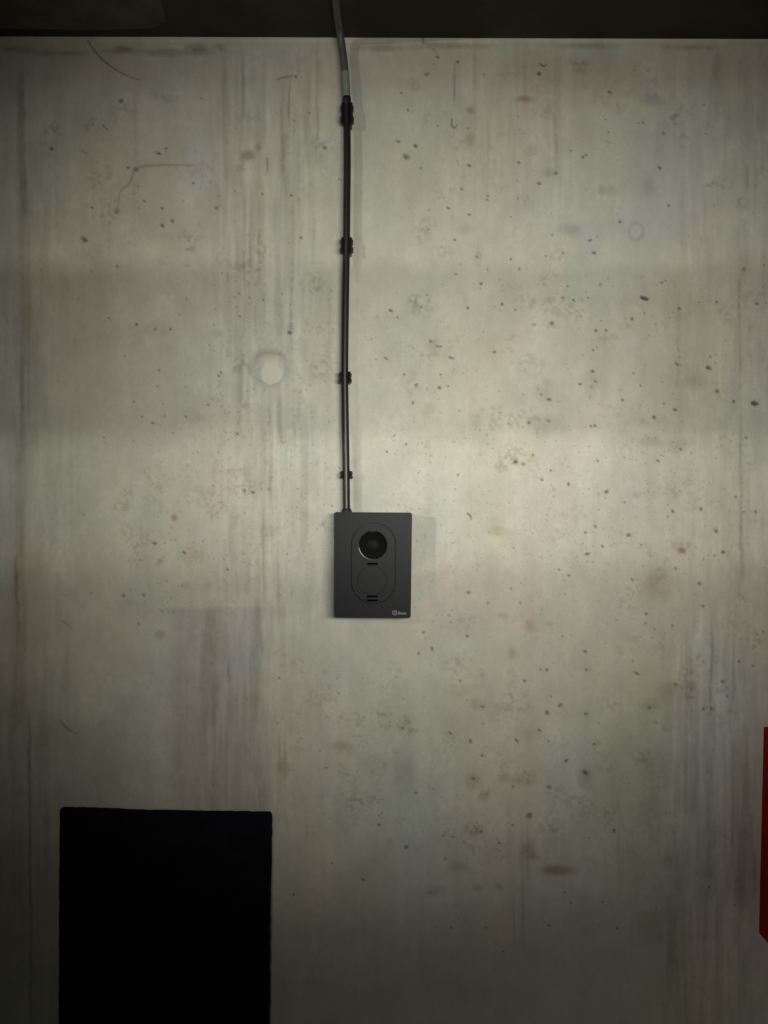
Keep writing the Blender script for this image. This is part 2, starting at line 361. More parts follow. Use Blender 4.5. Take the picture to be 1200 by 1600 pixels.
# tie hole ring and other round or smeared marks
sl = win(420, 578, 60, 60); d = np.hypot((XX[sl] - 420), (YY[sl] - 577)) + N_edge[sl] * 8
mulc(sl, np.clip(1 - np.abs(d - 26) / 10, 0, 1) * np.clip(1.05 - (YY[sl] - 545) / 85, 0.15, 1), (0.68, 0.67, 0.66))
sl = win(993, 362, 40, 40); d = np.hypot((XX[sl] - 993) * 1.1, (YY[sl] - 362)) + N_edge[sl] * 6
mulc(sl, np.clip(1 - np.abs(d - 12) / 5, 0, 1), (0.80, 0.80, 0.84))
for a in ((388, 243, 11, 8, (.62, .62, .60)), (404, 231, 6, 6, (.75, .75, .73)), (1018, 157, 17, 10, (.74, .76, .80)), (890, 358, 20, 10, (.76, .76, .74)), (728, 358, 13, 10, (.86, .86, .84)), (820, 155, 14, 6, (.68, .62, .58)),
          (858, 270, 9, 8, (.78, .79, .72)), (1013, 290, 11, 14, (.86, .85, .80)), (955, 298, 9, 8, (.82, .82, .82)), (940, 296, 6, 8, (.78, .78, .8)), (831, 235, 9, 9, (.88, .88, .86)), (735, 218, 8, 10, (.80, .77, .73)), (735, 172, 6, 6, (.7, .68, .66)),
          (635, 245, 6, 5, (.6, .6, .58)), (454, 513, 8, 8, (.82, .82, .80)), (273, 809, 5, 5, (.70, .60, .56)), (302, 650, 14, 12, (.88, .88, .85)), (250, 877, 5, 5, (.75, .70, .68)), (715, 1355, 14, 10, (.78, .79, .79)), (872, 1360, 24, 8, (.66, .61, .57)),
          (775, 820, 12, 16, (.86, .87, .82)), (780, 830, 18, 8, (.88, .88, .84)), (665, 800, 10, 8, (.88, .88, .84)), (670, 640, 10, 12, (.86, .86, .83)), (745, 655, 10, 12, (.88, .88, .85)), (675, 540, 12, 12, (.86, .86, .84)), (850, 610, 14, 18, (.86, .86, .83)),
          (925, 600, 14, 22, (.88, .88, .86)), (858, 665, 26, 16, (.88, .88, .85)), (1050, 770, 12, 14, (.9, .9, .86)), (1030, 910, 26, 30, (.86, .82, .78)), (1085, 595, 16, 14, (.86, .85, .83)), (1012, 690, 20, 10, (.88, .83, .81)), (1060, 695, 22, 10, (.88, .83, .81)),
          (828, 978, 8, 9, (.86, .82, .80)), (786, 962, 8, 6, (.84, .85, .81)), (800, 1022, 6, 10, (.82, .82, .79)), (1050, 1080, 34, 14, (.86, .86, .82)), (1020, 1100, 20, 10, (.86, .86, .82)), (830, 1145, 24, 12, (.87, .87, .84)), (788, 1215, 10, 8, (.8, .8, .77)),
          (740, 1220, 12, 14, (.84, .83, .80)), (915, 1215, 12, 16, (.8, .8, .77)), (632, 1205, 20, 30, (.87, .88, .88)), (755, 1243, 10, 8, (.8, .8, .76)), (720, 1080, 14, 10, (.88, .87, .84)), (745, 1100, 16, 8, (.88, .87, .84)), (820, 1220, 20, 8, (.87, .86, .83)),
          (1065, 860, 6, 5, (.68, .58, .52)), (1063, 855, 16, 14, (.9, .88, .86)), (1045, 1345, 10, 12, (.85, .85, .8)), (745, 1388, 8, 6, (.74, .75, .76)), (780, 1386, 8, 6, (.78, .79, .8)), (680, 1392, 14, 8, (.82, .82, .82)), (827, 1330, 12, 14, (.82, .77, .74)),
          (340, 520, 9, 6, (.86, .86, .83)), (248, 514, 20, 12, (.9, .9, .87)), (385, 735, 12, 10, (.9, .9, .87)), (300, 870, 20, 16, (.92, .87, .84)), (325, 915, 8, 10, (.84, .80, .78)), (290, 915, 7, 7, (.84, .80, .78)), (420, 830, 14, 10, (.88, .88, .85)), (485, 810, 18, 14, (.9, .9, .87)),
          (250, 992, 8, 7, (.75, .75, .78)), (490, 1100, 14, 40, (.92, .9, .87)), (440, 1200, 12, 14, (.8, .8, .77)), (530, 1165, 10, 8, (.82, .80, .78))):
    blob(*a)
r3 = random.Random(12)
for n_, x0, x1, y0, y1 in ((130, 560, 1190, 430, 1000), (80, 560, 1180, 1000, 1340), (70, 330, 530, 420, 960), (40, 60, 530, 120, 430), (45, 600, 1190, 90, 430), (25, 180, 340, 640, 960), (30, 440, 620, 1000, 1350)):
    for _ in range(n_):
        k = r3.uniform(.82, .94); rx = r3.uniform(4, 15); blob(r3.uniform(x0, x1), r3.uniform(y0, y1), rx, rx * r3.uniform(.5, 1.8), (k, k * .995, k * .97), r3.uniform(0, 90), 0.7, 2.4, True)
# hairline cracks
line([(137, 64), (150, 82), (166, 98), (190, 114), (218, 125)], 2.0, (.45, .42, .39), 0.6)
line([(300, 258), (250, 258), (214, 263), (203, 285), (188, 300), (184, 328)], 2.6, (.72, .71, .69)); line([(433, 124), (448, 120), (462, 118)], 2.4, (.55, .53, .50))
line([(94, 1126), (106, 1139), (120, 1147)], 1.8, (.5, .5, .48)); line([(98, 970), (112, 982)], 1.6, (.7, .7, .67)); line([(660, 44), (661, 62), (659, 76)], 2.2, (.6, .58, .55)); line([(660, 66), (670, 70), (686, 89)], 1.8, (.6, .58, .55))
line([(417, 247), (418, 268)], 1.8, (.55, .55, .53)); line([(160, 195), (170, 205)], 1.6, (.6, .6, .58)); line([(709, 118), (709, 155)], 1.4, (.6, .58, .56))
line([(730, 802), (735, 806), (736, 812)], 2.2, (.4, .4, .37), 1.0); line([(706, 186), (706, 196), (711, 200), (714, 195)], 2.0, (.5, .49, .47)); line([(844, 99), (849, 103), (854, 101)], 2.2, (.3, .29, .27), 1.0)
# blow holes that can be told apart
PITS = [(188,157,4),(80,232,3),(247,239,4,2.6,10),(259,232,2),(129,236,5,1.8,40,.35),(200,262,3,2,30),(212,264,4,3,0,.4),(302,286,2),(225,314,3,2,30),(218,325,2),(252,325,4,2.4,10),(143,324,3),(269,345,2.6,2,30),(254,353,4.5,3,30),(131,374,6,5),(158,339,1.6),(182,416,3,2),(183,329,4,4,0,.45),(338,325,3),(342,306,1.8),(366,298,2.2),(410,303,2.2),
(368,200,2.6,1.5,30),(462,120,2),(484,176,1.8),(507,230,3.2,2.4,20),(530,280,2.2),(455,305,2.6,1.8),(470,371,2.8,1.8,30),(510,338,2),(374,459,2.8),(365,464,2.6),(374,494,2.2),(390,465,2),(411,468,1.8),(440,459,1.8),(170,497,2.2,1.4,30),(213,507,3),(242,514,3,2.4,0,.4),(266,514,2.2),(248,579,2.2),(208,627,3,1.6,20),(238,661,3,2,20),(222,651,2),(162,684,2.4),(325,633,2.4,1.6,40),(290,651,2.4,1.4,30),(341,587,3,2),(345,582,2),(452,519,3.4,2.4,20),
(370,677,3,2,30),(381,682,2),(394,769,3.2),(382,767,2,3),(420,765,3.2),(242,849,4,2,10),(258,849,2),(356,890,3),(287,863,3,1.8,40),(318,846,2),(193,931,3.4,2.6),(203,923,2.4),(224,930,2.6),(260,908,2.6),(142,927,1.8),(190,905,1.8),(216,975,2,3),(253,955,3,2),(249,952,2),(436,1060,2),(434,1130,2),(333,1227,2.5,1.5),(526,1060,2.4),(529,1084,2.4),(500,1174,2),(512,1200,2),(508,1200,2),
(842,114,4.2,3.4),(715,96,2.6),(684,89,3.6,1.6,40),(667,115,4,2.6,-40,.4),(757,116,1.8),(627,145,2.2),(638,172,2.6),(684,196,2.6,1.8,40),(622,221,3,1.8,20),(650,228,3.6),(634,245,6,2.4,45),(733,258,4,2.4,20),(716,256,2),(954,144,4.2,3,30),(1101,163,3.8),(658,263,2.2,3),(731,200,1.8),(812,202,1.8),(895,200,2),(946,186,1.8),(952,206,1.8),(998,192,2.6),(1005,191,3.2),(1037,208,3.4,2.2,30),(892,235,2.2),(911,245,2.6),(916,242,2),(811,254,3,1.7,10),(869,270,3,2,-40),(842,287,2.8),(1031,262,3,2.2,40),(704,296,2.4),(722,295,2.6),
(701,325,4.4,2,30),(734,335,2.8,1.8,30),(798,339,2.2),(809,310,2.2),(808,282,2),(762,312,2.8),(763,306,1.8),(1045,321,2.4),(969,346,3,2,10),(669,358,2.2),(710,374,2.6),(745,401,2.8,1.8,40),(863,367,2.6,1.6,-20),(922,375,3.2,1.8,-20),(929,395,3.2,2,10),(880,395,2.2),(853,400,2.6),(720,413,2.4),(762,421,2),(798,405,2),(812,420,1.8),(712,428,2.2),(752,443,2.8,2,30),(850,445,2.6),(887,447,2),(938,444,3.4,2.4,45),(1034,441,3.4),(1040,438,2),(1163,421,3.4),(1194,414,2),
(1007,466,7.5,3,15,.85,4),(880,465,3),(897,469,3,2,30),(919,465,2.2),(1062,482,3,2.2),(1183,474,3.4),(1120,472,2.2),(1092,472,1.8),(611,485,4.6,2.2,35),(621,496,2.4),(988,498,3.2),(731,481,2.2),(784,475,2.4),(658,480,2.2),(667,461,1.8),(805,484,2),(862,505,3.4),(833,507,4,2.2,0,.35),(940,501,2.4),(931,516,3.2),(947,516,2.6),(685,541,5,1.8,5),(705,559,6,2,15),(673,533,2.4),(748,530,2.2,1.6),(772,550,2.8),(603,560,3.4,1.8,30),(908,494,2),
(1059,569,5.5,3,30,.75,3.5),(1107,574,5.5,3,30,.75,3.5),(1110,558,2.4),(1180,630,6.5,4.5,40,.85,4.5),(1120,611,4),(1147,627,2.4),(1055,640,3.6),(930,595,4.4,2,30),(907,600,3.2),(926,580,2.4),(857,624,4.4,3,20),(846,616,2.6),(841,608,2),(686,605,3),(667,607,3,1.8),(650,602,3,1.6),(700,603,2.2),(632,585,2),(688,585,2.2),(652,600,2),(780,611,1.8),(645,629,2,3),(826,660,3.4),(857,657,4,2.4,0,.4),(923,666,2.6),(930,665,2.2),(1022,652,4,2.4,60),(1038,631,2.4),(1014,643,2),(1001,602,2),(990,583,2),(973,625,2.4),(911,555,2),(927,547,2),(718,642,2),(795,662,2.4),
(805,722,5,4.2,-40,.75,3),(818,725,2.8),(833,711,2.8),(715,742,3),(861,735,2.2),(889,758,4,2.4,80),(848,750,2),(948,768,4,3),(1028,720,3.2),(1064,702,2.8),(934,720,2),(1080,708,2),(1096,795,3.2),(1052,799,3),(1044,807,3.2),(1150,776,2.4),(1166,684,3),(976,785,2.2),(930,822,3.6,2.2,50),(918,866,4,2.4,-30),(941,853,3),(915,832,2.4),(1001,851,3,2),(983,836,3.6),(1119,830,4),(1130,863,4),(1055,887,4,2.6),(1093,912,3.6),(1195,887,2.2),(988,906,3.4),(873,890,3,2,30),(888,899,3,2),(882,907,2),(1181,800,2.4),(1163,800,2.4),(1116,868,2.4),(616,681,3),(604,706,3),(709,691,2),(634,694,2),
(732,926,4),(762,942,3,2.4),(813,943,3),(702,962,5,2,40,.4),(705,972,4,3,0,.4),(730,994,3.6),(662,988,3.4),(675,1015,2.4,5),(654,1022,3),(798,920,3,2,20),(1010,959,4),(1051,978,3.4,2),(1009,974,3.4),(1023,983,2.4),(1099,947,3.6),(915,1018,4),(1155,1034,4),(1193,987,3.4),(1183,992,2.2),(1177,1041,3.4),(988,1033,2.6),(995,1052,6,2,25),(1056,1070,4),(1130,1065,3.4),(1099,1108,3.2,4),(1113,1108,4),(1015,1107,4.4,2.8,-40),(845,1047,3),(855,1047,3),(820,1064,3.4),(916,1047,2.8),(879,995,3),(893,993,3),(861,1088,3.2),(875,1103,5,3,-30),(855,1114,3.8),(916,1116,4,2.6),(754,1105,4,2.4),(755,1131,4),(719,1064,3.4,2,30),(629,1138,3.6),(703,1146,5,2.4,40),(735,1158,4.4),(807,1157,5,3),(843,1141,3,2,30),(857,1158,2.2),(929,1164,4),(753,1181,3.4),(885,1189,5.4,3,-40),(915,1208,6,4),(859,1230,4.2),(802,1230,3.4),(740,1217,4),(761,1240,5,3.4,-50,.4),(650,1239,4),(690,1246,2.8),(827,1275,5,7,20),(801,1290,3),(864,1298,3.4),(1137,1088,3),
(592,1289,3.4),(635,1324,4,5),(696,1343,3.4),(691,1307,3.2),(707,1308,2.4),(725,1317,2.4),(752,1300,3,5),(960,1299,3.4),(518,1349,2.6),(567,1375,3),(459,1398,2.6),(673,1395,3),(787,1487,2.4),(705,1450,2.4),(760,1450,2.8),(858,1447,3,2),(937,1445,2.6),(965,1451,2.4),(882,1395,2.4),(892,1411,2.4),(942,1410,2.4),(1109,1386,3),(928,1274,2.4),(780,1318,3),(853,1330,2.2)]
for p in PITS: pit(*p)
# and the fine ones in between, thicker where the wall is
r2 = random.Random(4)
def fine(n, x0, x1, y0, y1, lo=1.0, hi=2.0, dk=.30):
    for _ in range(n):
        pit(r2.uniform(x0, x1), r2.uniform(y0, y1), r2.uniform(lo, hi), r2.uniform(lo, hi) * .8, r2.uniform(0, 90), r2.uniform(dk * .5, dk * 1.2), 0.9)
fine(140, 1200, 1300, 90, 1500); fine(40, -100, 0, 90, 1500); fine(60, 600, 1200, 90, 420); fine(170, 570, 1200, 430, 690); fine(330, 600, 1180, 680, 1000); fine(200, 560, 1150, 1000, 1330); fine(60, 560, 1150, 1330, 1560); fine(420, 600, 1150, 660, 990, .8, 1.4, .34); fine(160, 330, 530, 560, 960, .8, 1.4, .34)
fine(60, 60, 530, 150, 470); fine(200, 330, 530, 430, 960); fine(120, 190, 360, 640, 970); fine(30, 100, 330, 480, 960); fine(50, 440, 600, 1000, 1280); fine(25, 220, 430, 960, 1240)

# vertices: fine grid where the marks are, a few coarse rows and columns around it
ROOM_X0, ROOM_X1, ROOM_Y, CEIL = -7.0, 5.0, -9.0, 1.33 + 741 * U
ex = np.concatenate([[ROOM_X0 / U + 600], gx, [ROOM_X1 / U + 600]]); ey = np.concatenate([[800 - (CEIL + 0.06 - CZ) / U], gy[gy > 30], [800 + CZ / U]])
De = np.pad(depth, 1); Se = np.pad(stain_shade, ((1, 1), (1, 1), (0, 0)), mode='constant', constant_values=0.92)
nx_, ny_ = len(ex), len(ey)
vx, vy = np.meshgrid((ex - 600) * U, CZ - (ey - 800) * U)
co = np.stack([vx, De * 0.001, vy], -1).reshape(-1, 3)
idx = np.arange(nx_ * ny_).reshape(ny_, nx_)
quads = np.stack([idx[:-1, :-1], idx[1:, :-1], idx[1:, 1:], idx[:-1, 1:]], -1).reshape(-1, 4)
me = bpy.data.meshes.new('wall_back')
me.vertices.add(len(co)); me.vertices.foreach_set('co', co.astype(np.float32).ravel())
me.loops.add(quads.size); me.loops.foreach_set('vertex_index', quads.astype(np.int32).ravel())
me.polygons.add(len(quads)); me.polygons.foreach_set('loop_start', np.arange(0, quads.size, 4, dtype=np.int32))
me.update(calc_edges=True)
ca = me.color_attributes.new('stain_shade', 'FLOAT_COLOR', 'POINT')
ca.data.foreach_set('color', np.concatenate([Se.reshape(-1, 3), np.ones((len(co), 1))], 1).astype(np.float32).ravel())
me.materials.append(M_wall)
me.polygons.foreach_set('use_smooth', np.ones(len(quads), dtype=bool))
wall_back = bpy.data.objects.new('wall_back', me); COL.objects.link(wall_back)
tag(wall_back, 'pale grey fair-faced concrete wall with blow holes and vertical run marks', kind='structure')

# mortar plug in the old tie hole: a ragged, slightly proud disc that belongs to the wall
bm = bmesh.new(); c = P(424, 583)
rim = []; rim2 = []
for k in range(40):
    a = 2 * math.pi * k / 40; r = 0.0295 * (1 + 0.04 * math.sin(3 * a + 2.2) + 0.03 * math.sin(7 * a) + random.uniform(-0.03, 0.03))
    rim.append(bm.verts.new((c.x + r * math.cos(a) * 0.95, 0.002, c.z + r * math.sin(a))))
    rim2.append(bm.verts.new((c.x + r * 0.93 * math.cos(a) * 0.95, -0.0008, c.z + r * 0.93 * math.sin(a))))
for k in range(40): bm.faces.new((rim[k], rim[(k + 1) % 40], rim2[(k + 1) % 40], rim2[k]))
bm.faces.new(rim2)
obj('tie_hole_plug', bm, M_plug, wall_back, 40)

# ---------------------------------------------------------------- rest of the shell
def struct(name, x0, x1, y0, y1, z0, z1, mat, label):
    o = obj(name, bx(bmesh.new(), x0, x1, y0, y1, z0, z1), mat); return tag(o, label, kind='structure')
struct('floor', ROOM_X0, ROOM_X1, ROOM_Y, 0, -0.15, 0, M_conc, 'plain grey concrete floor of the garage')
struct('wall_left', ROOM_X0 - .2, ROOM_X0, ROOM_Y, 0, 0, CEIL, M_conc, 'plain concrete side wall left of the lamps')
struct('wall_right', ROOM_X1, ROOM_X1 + .2, ROOM_Y, 0, 0, CEIL, M_conc, 'plain concrete side wall on the right')
struct('wall_rear', ROOM_X0, ROOM_X1, ROOM_Y - .2, ROOM_Y, 0, CEIL, M_conc, 'plain concrete wall at the far end of the garage')
# ceiling: dark coated slab with some worn lighter areas
m, N, L, b = nm('dark_ceiling_coating')
b.inputs['Roughness'].default_value = 0.9; b.inputs['Specular IOR Level'].default_value = 0.1
tc = N.new('ShaderNodeTexCoord'); n = N.new('ShaderNodeTexNoise'); n.inputs['Scale'].default_value = 2.6; n.inputs['Detail'].default_value = 6
L.new(tc.outputs['Object'], n.inputs['Vector'])
r = N.new('ShaderNodeValToRGB'); r.color_ramp.elements[0].position = 0.42; r.color_ramp.elements[1].position = 0.62
r.color_ramp.elements[0].color = (0.030, 0.028, 0.023, 1); r.color_ramp.elements[1].color = (0.052, 0.050, 0.042, 1)
L.new(n.outputs['Fac'], r.inputs['Fac']); L.new(r.outputs['Color'], b.inputs['Base Color'])
ceil = struct('ceiling', ROOM_X0, ROOM_X1, ROOM_Y, 0.001, CEIL, CEIL + 0.2, m, 'dark coated concrete ceiling slab above the wall')
# worn lighter field of the ceiling coating, a thin skim of its own thickness
M_worn = plain('worn_ceiling_skim', (0.085, 0.083, 0.070), 0.9, spec=0.1, noise=0.25, nscale=14)
o = obj('skim_patch', plate([(-1.6, -.30), (-.48, -.30), (-.505, -.16), (-.52, -.06), (-.56, -.035), (-.70, -.028), (-1.0, -.033), (-1.6, -.03)], [], 0, 0.0015), M_worn, ceil)
for v in o.data.vertices: v.co = (v.co.x, v.co.z, v.co.y)
o.rotation_euler = (0, 0, 0); o.location = (0, 0, CEIL - 0.0015)
ceil.rotation_euler = (0, math.radians(0.2), 0)

# ---------------------------------------------------------------- charger
D = 0.085; KF = (DIST - D) / FPX
c0 = P(582.4, 883, D)
charger = empty('charging_station', (c0.x, 0, c0.z)); charger.rotation_euler = (0, math.radians(0.4), 0)
tag(charger, 'charcoal wall-mounted charging box with round black socket and small white logo', 'charger')
def lp(px, py):     # seen on the front face, relative to the box centre
    return ((px - 582.4) * KF, (883 - py) * KF)
BW, BH = 120.8 * KF, 165 * KF
bm = plate(rrect(0, 0, BW - .004, BH - .004, .006), [], 0.0, -D + .009)
obj('body', bm, M_case, charger, 40)
pc = lp(583.5, 880); PWD, PHT = 69 * KF, 126 * KF
def pill(grow, n=20): return rrect(pc[0], pc[1], PWD + 2 * grow, PHT + 2 * grow, PWD / 2 + grow - 1e-5, n)
cover = obj('front_cover', plate(rrect(0, 0, BW, BH, .0055), [pill(.0008)], -D + .009, -D), M_case, charger, 40)
bv = cover.modifiers.new('bevel', 'BEVEL'); bv.width = 0.0012; bv.segments = 2; bv.limit_method = 'ANGLE'; bv.angle_limit = math.radians(60)
sc = lp(582.5, 852); fc = lp(582, 907.6)
RS, RF = 22.6 * KF, 22.4 * KF
def flap_outline(grow):
    hw = 8.2 * KF + grow; top = lp(0, 883.8)[1] + grow; R = RF + grow
    a0 = math.asin(hw / R); pts = [(fc[0] - hw, top), (fc[0] - hw, fc[1] + R * math.cos(a0))]
    n = 56
    for k in range(1, n):
        a = math.pi / 2 + a0 + (2 * math.pi - 2 * a0) * k / n
        pts.append((fc[0] + R * math.cos(a), fc[1] + R * math.sin(a)))
    pts += [(fc[0] + hw, fc[1] + R * math.cos(a0)), (fc[0] + hw, top)]
    return pts
hs, lat = lp(582, 881.0), lp(582, 935.2)
pan = obj('socket_panel', plate(pill(-.0009), [circ(sc[0], sc[1], RS), rrect(*hs, 16.8 * KF, 3.0 * KF, .0006, 3), flap_outline(.0006), rrect(*lat, 16.5 * KF, 9.0 * KF, .0008, 3)], -D + .0088, -D + .0004), M_case, charger, 40)
flap = obj('socket_flap', plate(flap_outline(-.0001), [], -D + .0088, -D + .0008), M_case, charger, 40)
latch = obj('flap_latch', plate(rrect(lat[0], lat[1] + .1 * KF, 15.4 * KF, 3.6 * KF, .0008, 3), [], -D + .0088, -D + .0006), M_case, charger, 40)
obj('latch_slot_shade', plate(rrect(*lat, 16.4 * KF, 8.9 * KF, .0008, 3), [], -D + .0092, -D + .0078), M_slot_shade, pan, 40)  # dark sheet that paints the shade in the latch slot
obj('hinge_slot_shade', plate(rrect(*hs, 16.7 * KF, 2.9 * KF, .0006, 3), [], -D + .0092, -D + .0078), M_slot_shade, pan, 40)  # same for the hinge slot, shade by colour
# socket: narrow glossy lip that rolls into a shallow flat face with a plain centre boss
lip = [(RS * .995, -D + .006), (RS * .995, -D + .0002)] + [(RS * .985 - .0022 * math.sin(math.radians(a)), -D - .0004 + .0022 * (1 - math.cos(math.radians(a)))) for a in range(0, 91, 10)] + [(RS * .985 - .0022, -D + .008)]
rim_o = obj('socket_rim', lathe(bmesh.new(), lip, 64, sc), M_gloss, charger, 60)
dish = obj('socket_face', lathe(bmesh.new(), [(RS * .93, -D + .0062), (RS * .7, -D + .0066), (RS * .44, -D + .0068), (RS * .40, -D + .0068)], 64, sc), M_face, charger, 60)
obj('centre_boss', lathe(bmesh.new(), [(RS * .43, -D + .007), (RS * .43, -D + .0062), (RS * .40, -D + .0056), (0, -D + .0054)], 48, sc), M_socket, dish, 40)
obj('keying_tab', plate(rrect(sc[0], sc[1] + RS * .985, 7 * KF, 2.2 * KF, .0006, 3), [], -D + .004, -D - .0012), M_case, rim_o, 40)
# cable gland on top
g = (P(541.5, 798, .036).x - c0.x, 0)
bm = sweep(bmesh.new(), [Vector((g[0], -.036, BH / 2 - .004)), Vector((g[0], -.036, BH / 2 + .0015)), Vector((g[0], -.036, BH / 2 + .006)), Vector((g[0], -.036, BH / 2 + .009))], [.0125, .0125, .0105, .0092], 20)
obj('cable_gland', bm, M_dark, charger, 40)
# logo
lg = lp(617.6, 957.3)
bm = plate(circ(lg[0], lg[1], 3.9 * KF, 32), [circ(lg[0], lg[1], 2.75 * KF, 32)], -D + .0004, -D - .0002)
emb = obj('logo_emblem', bm, M_print, charger)
bm = plate(circ(lg[0], lg[1], 1.1 * KF, 16), [], -D + .0004, -D - .0002); obj('emblem_dot', bm, M_print, emb)
fcv = bpy.data.curves.new('logo_text', 'FONT'); fcv.body = 'Ensto'; fcv.size = 0.0083; fcv.shear = 0.25; fcv.extrude = 0.0002; fcv.offset = 0.00018; fcv.align_x = 'LEFT'
t = bpy.data.objects.new('logo_text', fcv); COL.objects.link(t)
bpy.context.view_layer.update()
tm = bpy.data.meshes.new_from_object(t.evaluated_get(bpy.context.evaluated_depsgraph_get())); bpy.data.objects.remove(t)
tm.materials.clear(); tm.materials.append(M_print)
xs = [v.co.x for v in tm.vertices]; zs = [v.co.y for v in tm.vertices]
tx0 = lp(622.6, 0)[0]; tsc = 13.6 * KF / (max(xs) - min(xs)); tz = lp(0, 959.6)[1]
for v in tm.vertices: v.co = (tx0 + (v.co.x - min(xs)) * tsc, -D - .0001 - v.co.z, tz + (v.co.y - 0) * tsc)
t = bpy.data.objects.new('logo_text', tm); COL.objects.link(t); t.parent = charger

# the housing narrows slightly towards its foot
for o in [charger] + list(charger.children_recursive):
    if o.type == 'MESH':
        for v in o.data.vertices: v.co.x *= 1 + 0.010 * v.co.z / (BH / 2)

# ---------------------------------------------------------------- cable, clips, conduit
RC = 0.0084; SO = 0.036
cpts = [(541.6, 152), (542, 180), (542.6, 250), (542, 320), (541.4, 384), (539.8, 470), (539.0, 540), (538.8, 590), (539.6, 660), (541, 742), (541.5, 798)]
path = catmull([P(a, b_, SO) for a, b_ in cpts], 8)
cable = obj('power_cable', sweep(bmesh.new(), path, RC, 20), M_cable, None, 60)
tag(cable, 'straight black power cable running up the wall from the charging box', 'cable')

def make_clip(px, py, h, wfac, label):
    """open saddle clip: a foot on the wall and a springy C round the cable, lips notched"""
    c = P(px, py, SO); root = empty('cable_clip', (c.x, 0, c.z))
    tag(root, label, 'cable clip', 'black saddle clips along the cable')
    bm = bmesh.new(); bx(bm, -.0105, .0105, -SO + .007, -.0002, -h * .42, h * .42, .0012)
    obj('foot', bm, M_clip, root, 40)
    for s in (-1, 1):
        prof = []
        inn, outr = RC + .0007, RC + .0062 * wfac
        for k in range(11):
            a = math.radians(-90 + 128 * k / 10); prof.append((outr, a))
        bm = bmesh.new(); rows = []
        lev = [(-.5, .80), (-.40, 1.0), (-.14, 1.06), (-.06, .93), (.06, .93), (.14, 1.05), (.36, 1.0), (.5, .74)]
        for tz, f in lev:
            ring = []
            for k in range(11):
                a = math.radians(-90 + 128 * k / 10); rr = inn + (outr - inn) * f
                ring.append(bm.verts.new((s * rr * math.cos(a), -SO - rr * math.sin(a), tz * h)))
            for k in range(10, -1, -1):
                a = math.radians(-90 + 128 * k / 10)
                ring.append(bm.verts.new((s * inn * math.cos(a), -SO - inn * math.sin(a), tz * h)))
            rows.append(ring)
        n = len(rows[0])
        for r0, r1 in zip(rows, rows[1:]):
            for k in range(n): bm.faces.new((r0[k], r0[(k + 1) % n], r1[(k + 1) % n], r1[k]))
        bm.faces.new(rows[0]); bm.faces.new(rows[-1])
        # flared lip
        lipx = s * (outr + .0004)
        bx(bm, min(lipx - s * .004, lipx + s * .0012), max(lipx - s * .004, lipx + s * .0012), -SO - .0045, -SO + .004, -h * .46, -h * .18, .0006)
        bx(bm, min(lipx - s * .004, lipx + s * .0006), max(lipx - s * .004, lipx + s * .0006), -SO - .0045, -SO + .004, h * .1, h * .34, .0006)
        obj('jaw', bm, M_clip, root, 40)
    return root
top_clip = make_clip(542.2, 178, .049, 1.0, 'longest black cable clip, topmost, just below the grey conduit')
make_clip(541.6, 384, .036, .98, 'black cable clip second from the top, on the dark upper cable')
make_clip(539.4, 590, .026, .98, 'black cable clip third from the top, level with the round mortar plug')
make_clip(541.2, 742, .018, .95, 'smallest black cable clip, lowest, just above the charging box')

# grey conduit from the top of the cable, bending away along the ceiling
def W3(px, py, d): return P(px, py, d)
ci = [W3(541.5, 158, SO), W3(540.8, 140, SO), W3(539.6, 118, SO), W3(536.5, 88, SO + .001)]
z_c = CEIL - 0.0115
p_up = W3(533.2, 66, SO + .006); p_up.z = min(p_up.z, z_c - .012)
cpath = catmull(ci + [p_up, Vector((p_up.x - .004, -.058, z_c - .002)), Vector((p_up.x - .005, -.085, z_c)), Vector((p_up.x - .006, -.16, z_c)), Vector((p_up.x - .006, -.6, z_c)), Vector((p_up.x - .004, -1.6, z_c))], 6)
conduit = empty('grey_conduit', W3(541.5, 155, 0))
tag(conduit, 'bent grey plastic conduit from cable top up onto the dark ceiling', 'conduit')
def local(pts): return [p - conduit.location for p in pts]
obj('pipe', sweep(bmesh.new(), local(cpath), .0088, 20), M_grey, conduit, 60)
M_sleeve = plain('pale_grey_sleeve', (0.17, 0.18, 0.165), 0.55, noise=0.08)
obj('sleeve', sweep(bmesh.new(), local(catmull([W3(541.4, 152, SO), W3(540.8, 140, SO), W3(540.0, 126, SO), W3(539.2, 113, SO)], 4)), .0097, 20), M_sleeve, conduit, 60)
bm = sweep(bmesh.new(), local([W3(541.6, 164, SO), W3(541.6, 160, SO), W3(541.6, 156, SO), W3(541.5, 152, SO), W3(541.5, 150.4, SO)]), [.0088, .0098, .0104, .0098, .006], 20)
obj('end_grommet', bm, M_clip, conduit, 60)

# ---------------------------------------------------------------- black panel low on the wall
pd = 0.014
def edge(a, b_, n, amp):
    out = []
    for k in range(n):
        t = k / n; out.append((a[0] + (b_[0] - a[0]) * t + random.uniform(-amp, amp), a[1] + (b_[1] - a[1]) * t + random.uniform(-amp, amp)))
    return out
corners = [(93.5, 1265), (97, 1263.5), (240, 1268.5), (421, 1271), (424, 1275), (424, 1330), (420.5, 1480), (418, 1636), (91.5, 1640), (92, 1400)]
loop = []
for i in range(len(corners)):
    a, b_ = corners[i], corners[(i + 1) % len(corners)]
    L_ = math.hypot(b_[0] - a[0], b_[1] - a[1]); loop += edge(a, b_, max(1, int(L_ / 9)), 0.55 if L_ > 20 else 0.1)
bm = plate([((P(x, y, pd).x), (P(x, y, pd).z)) for x, y in loop], [], 0.0, -pd)
pn = obj('black_panel', bm, M_foam); tag(pn, 'matte black rectangular panel fixed low on the concrete wall', 'panel')
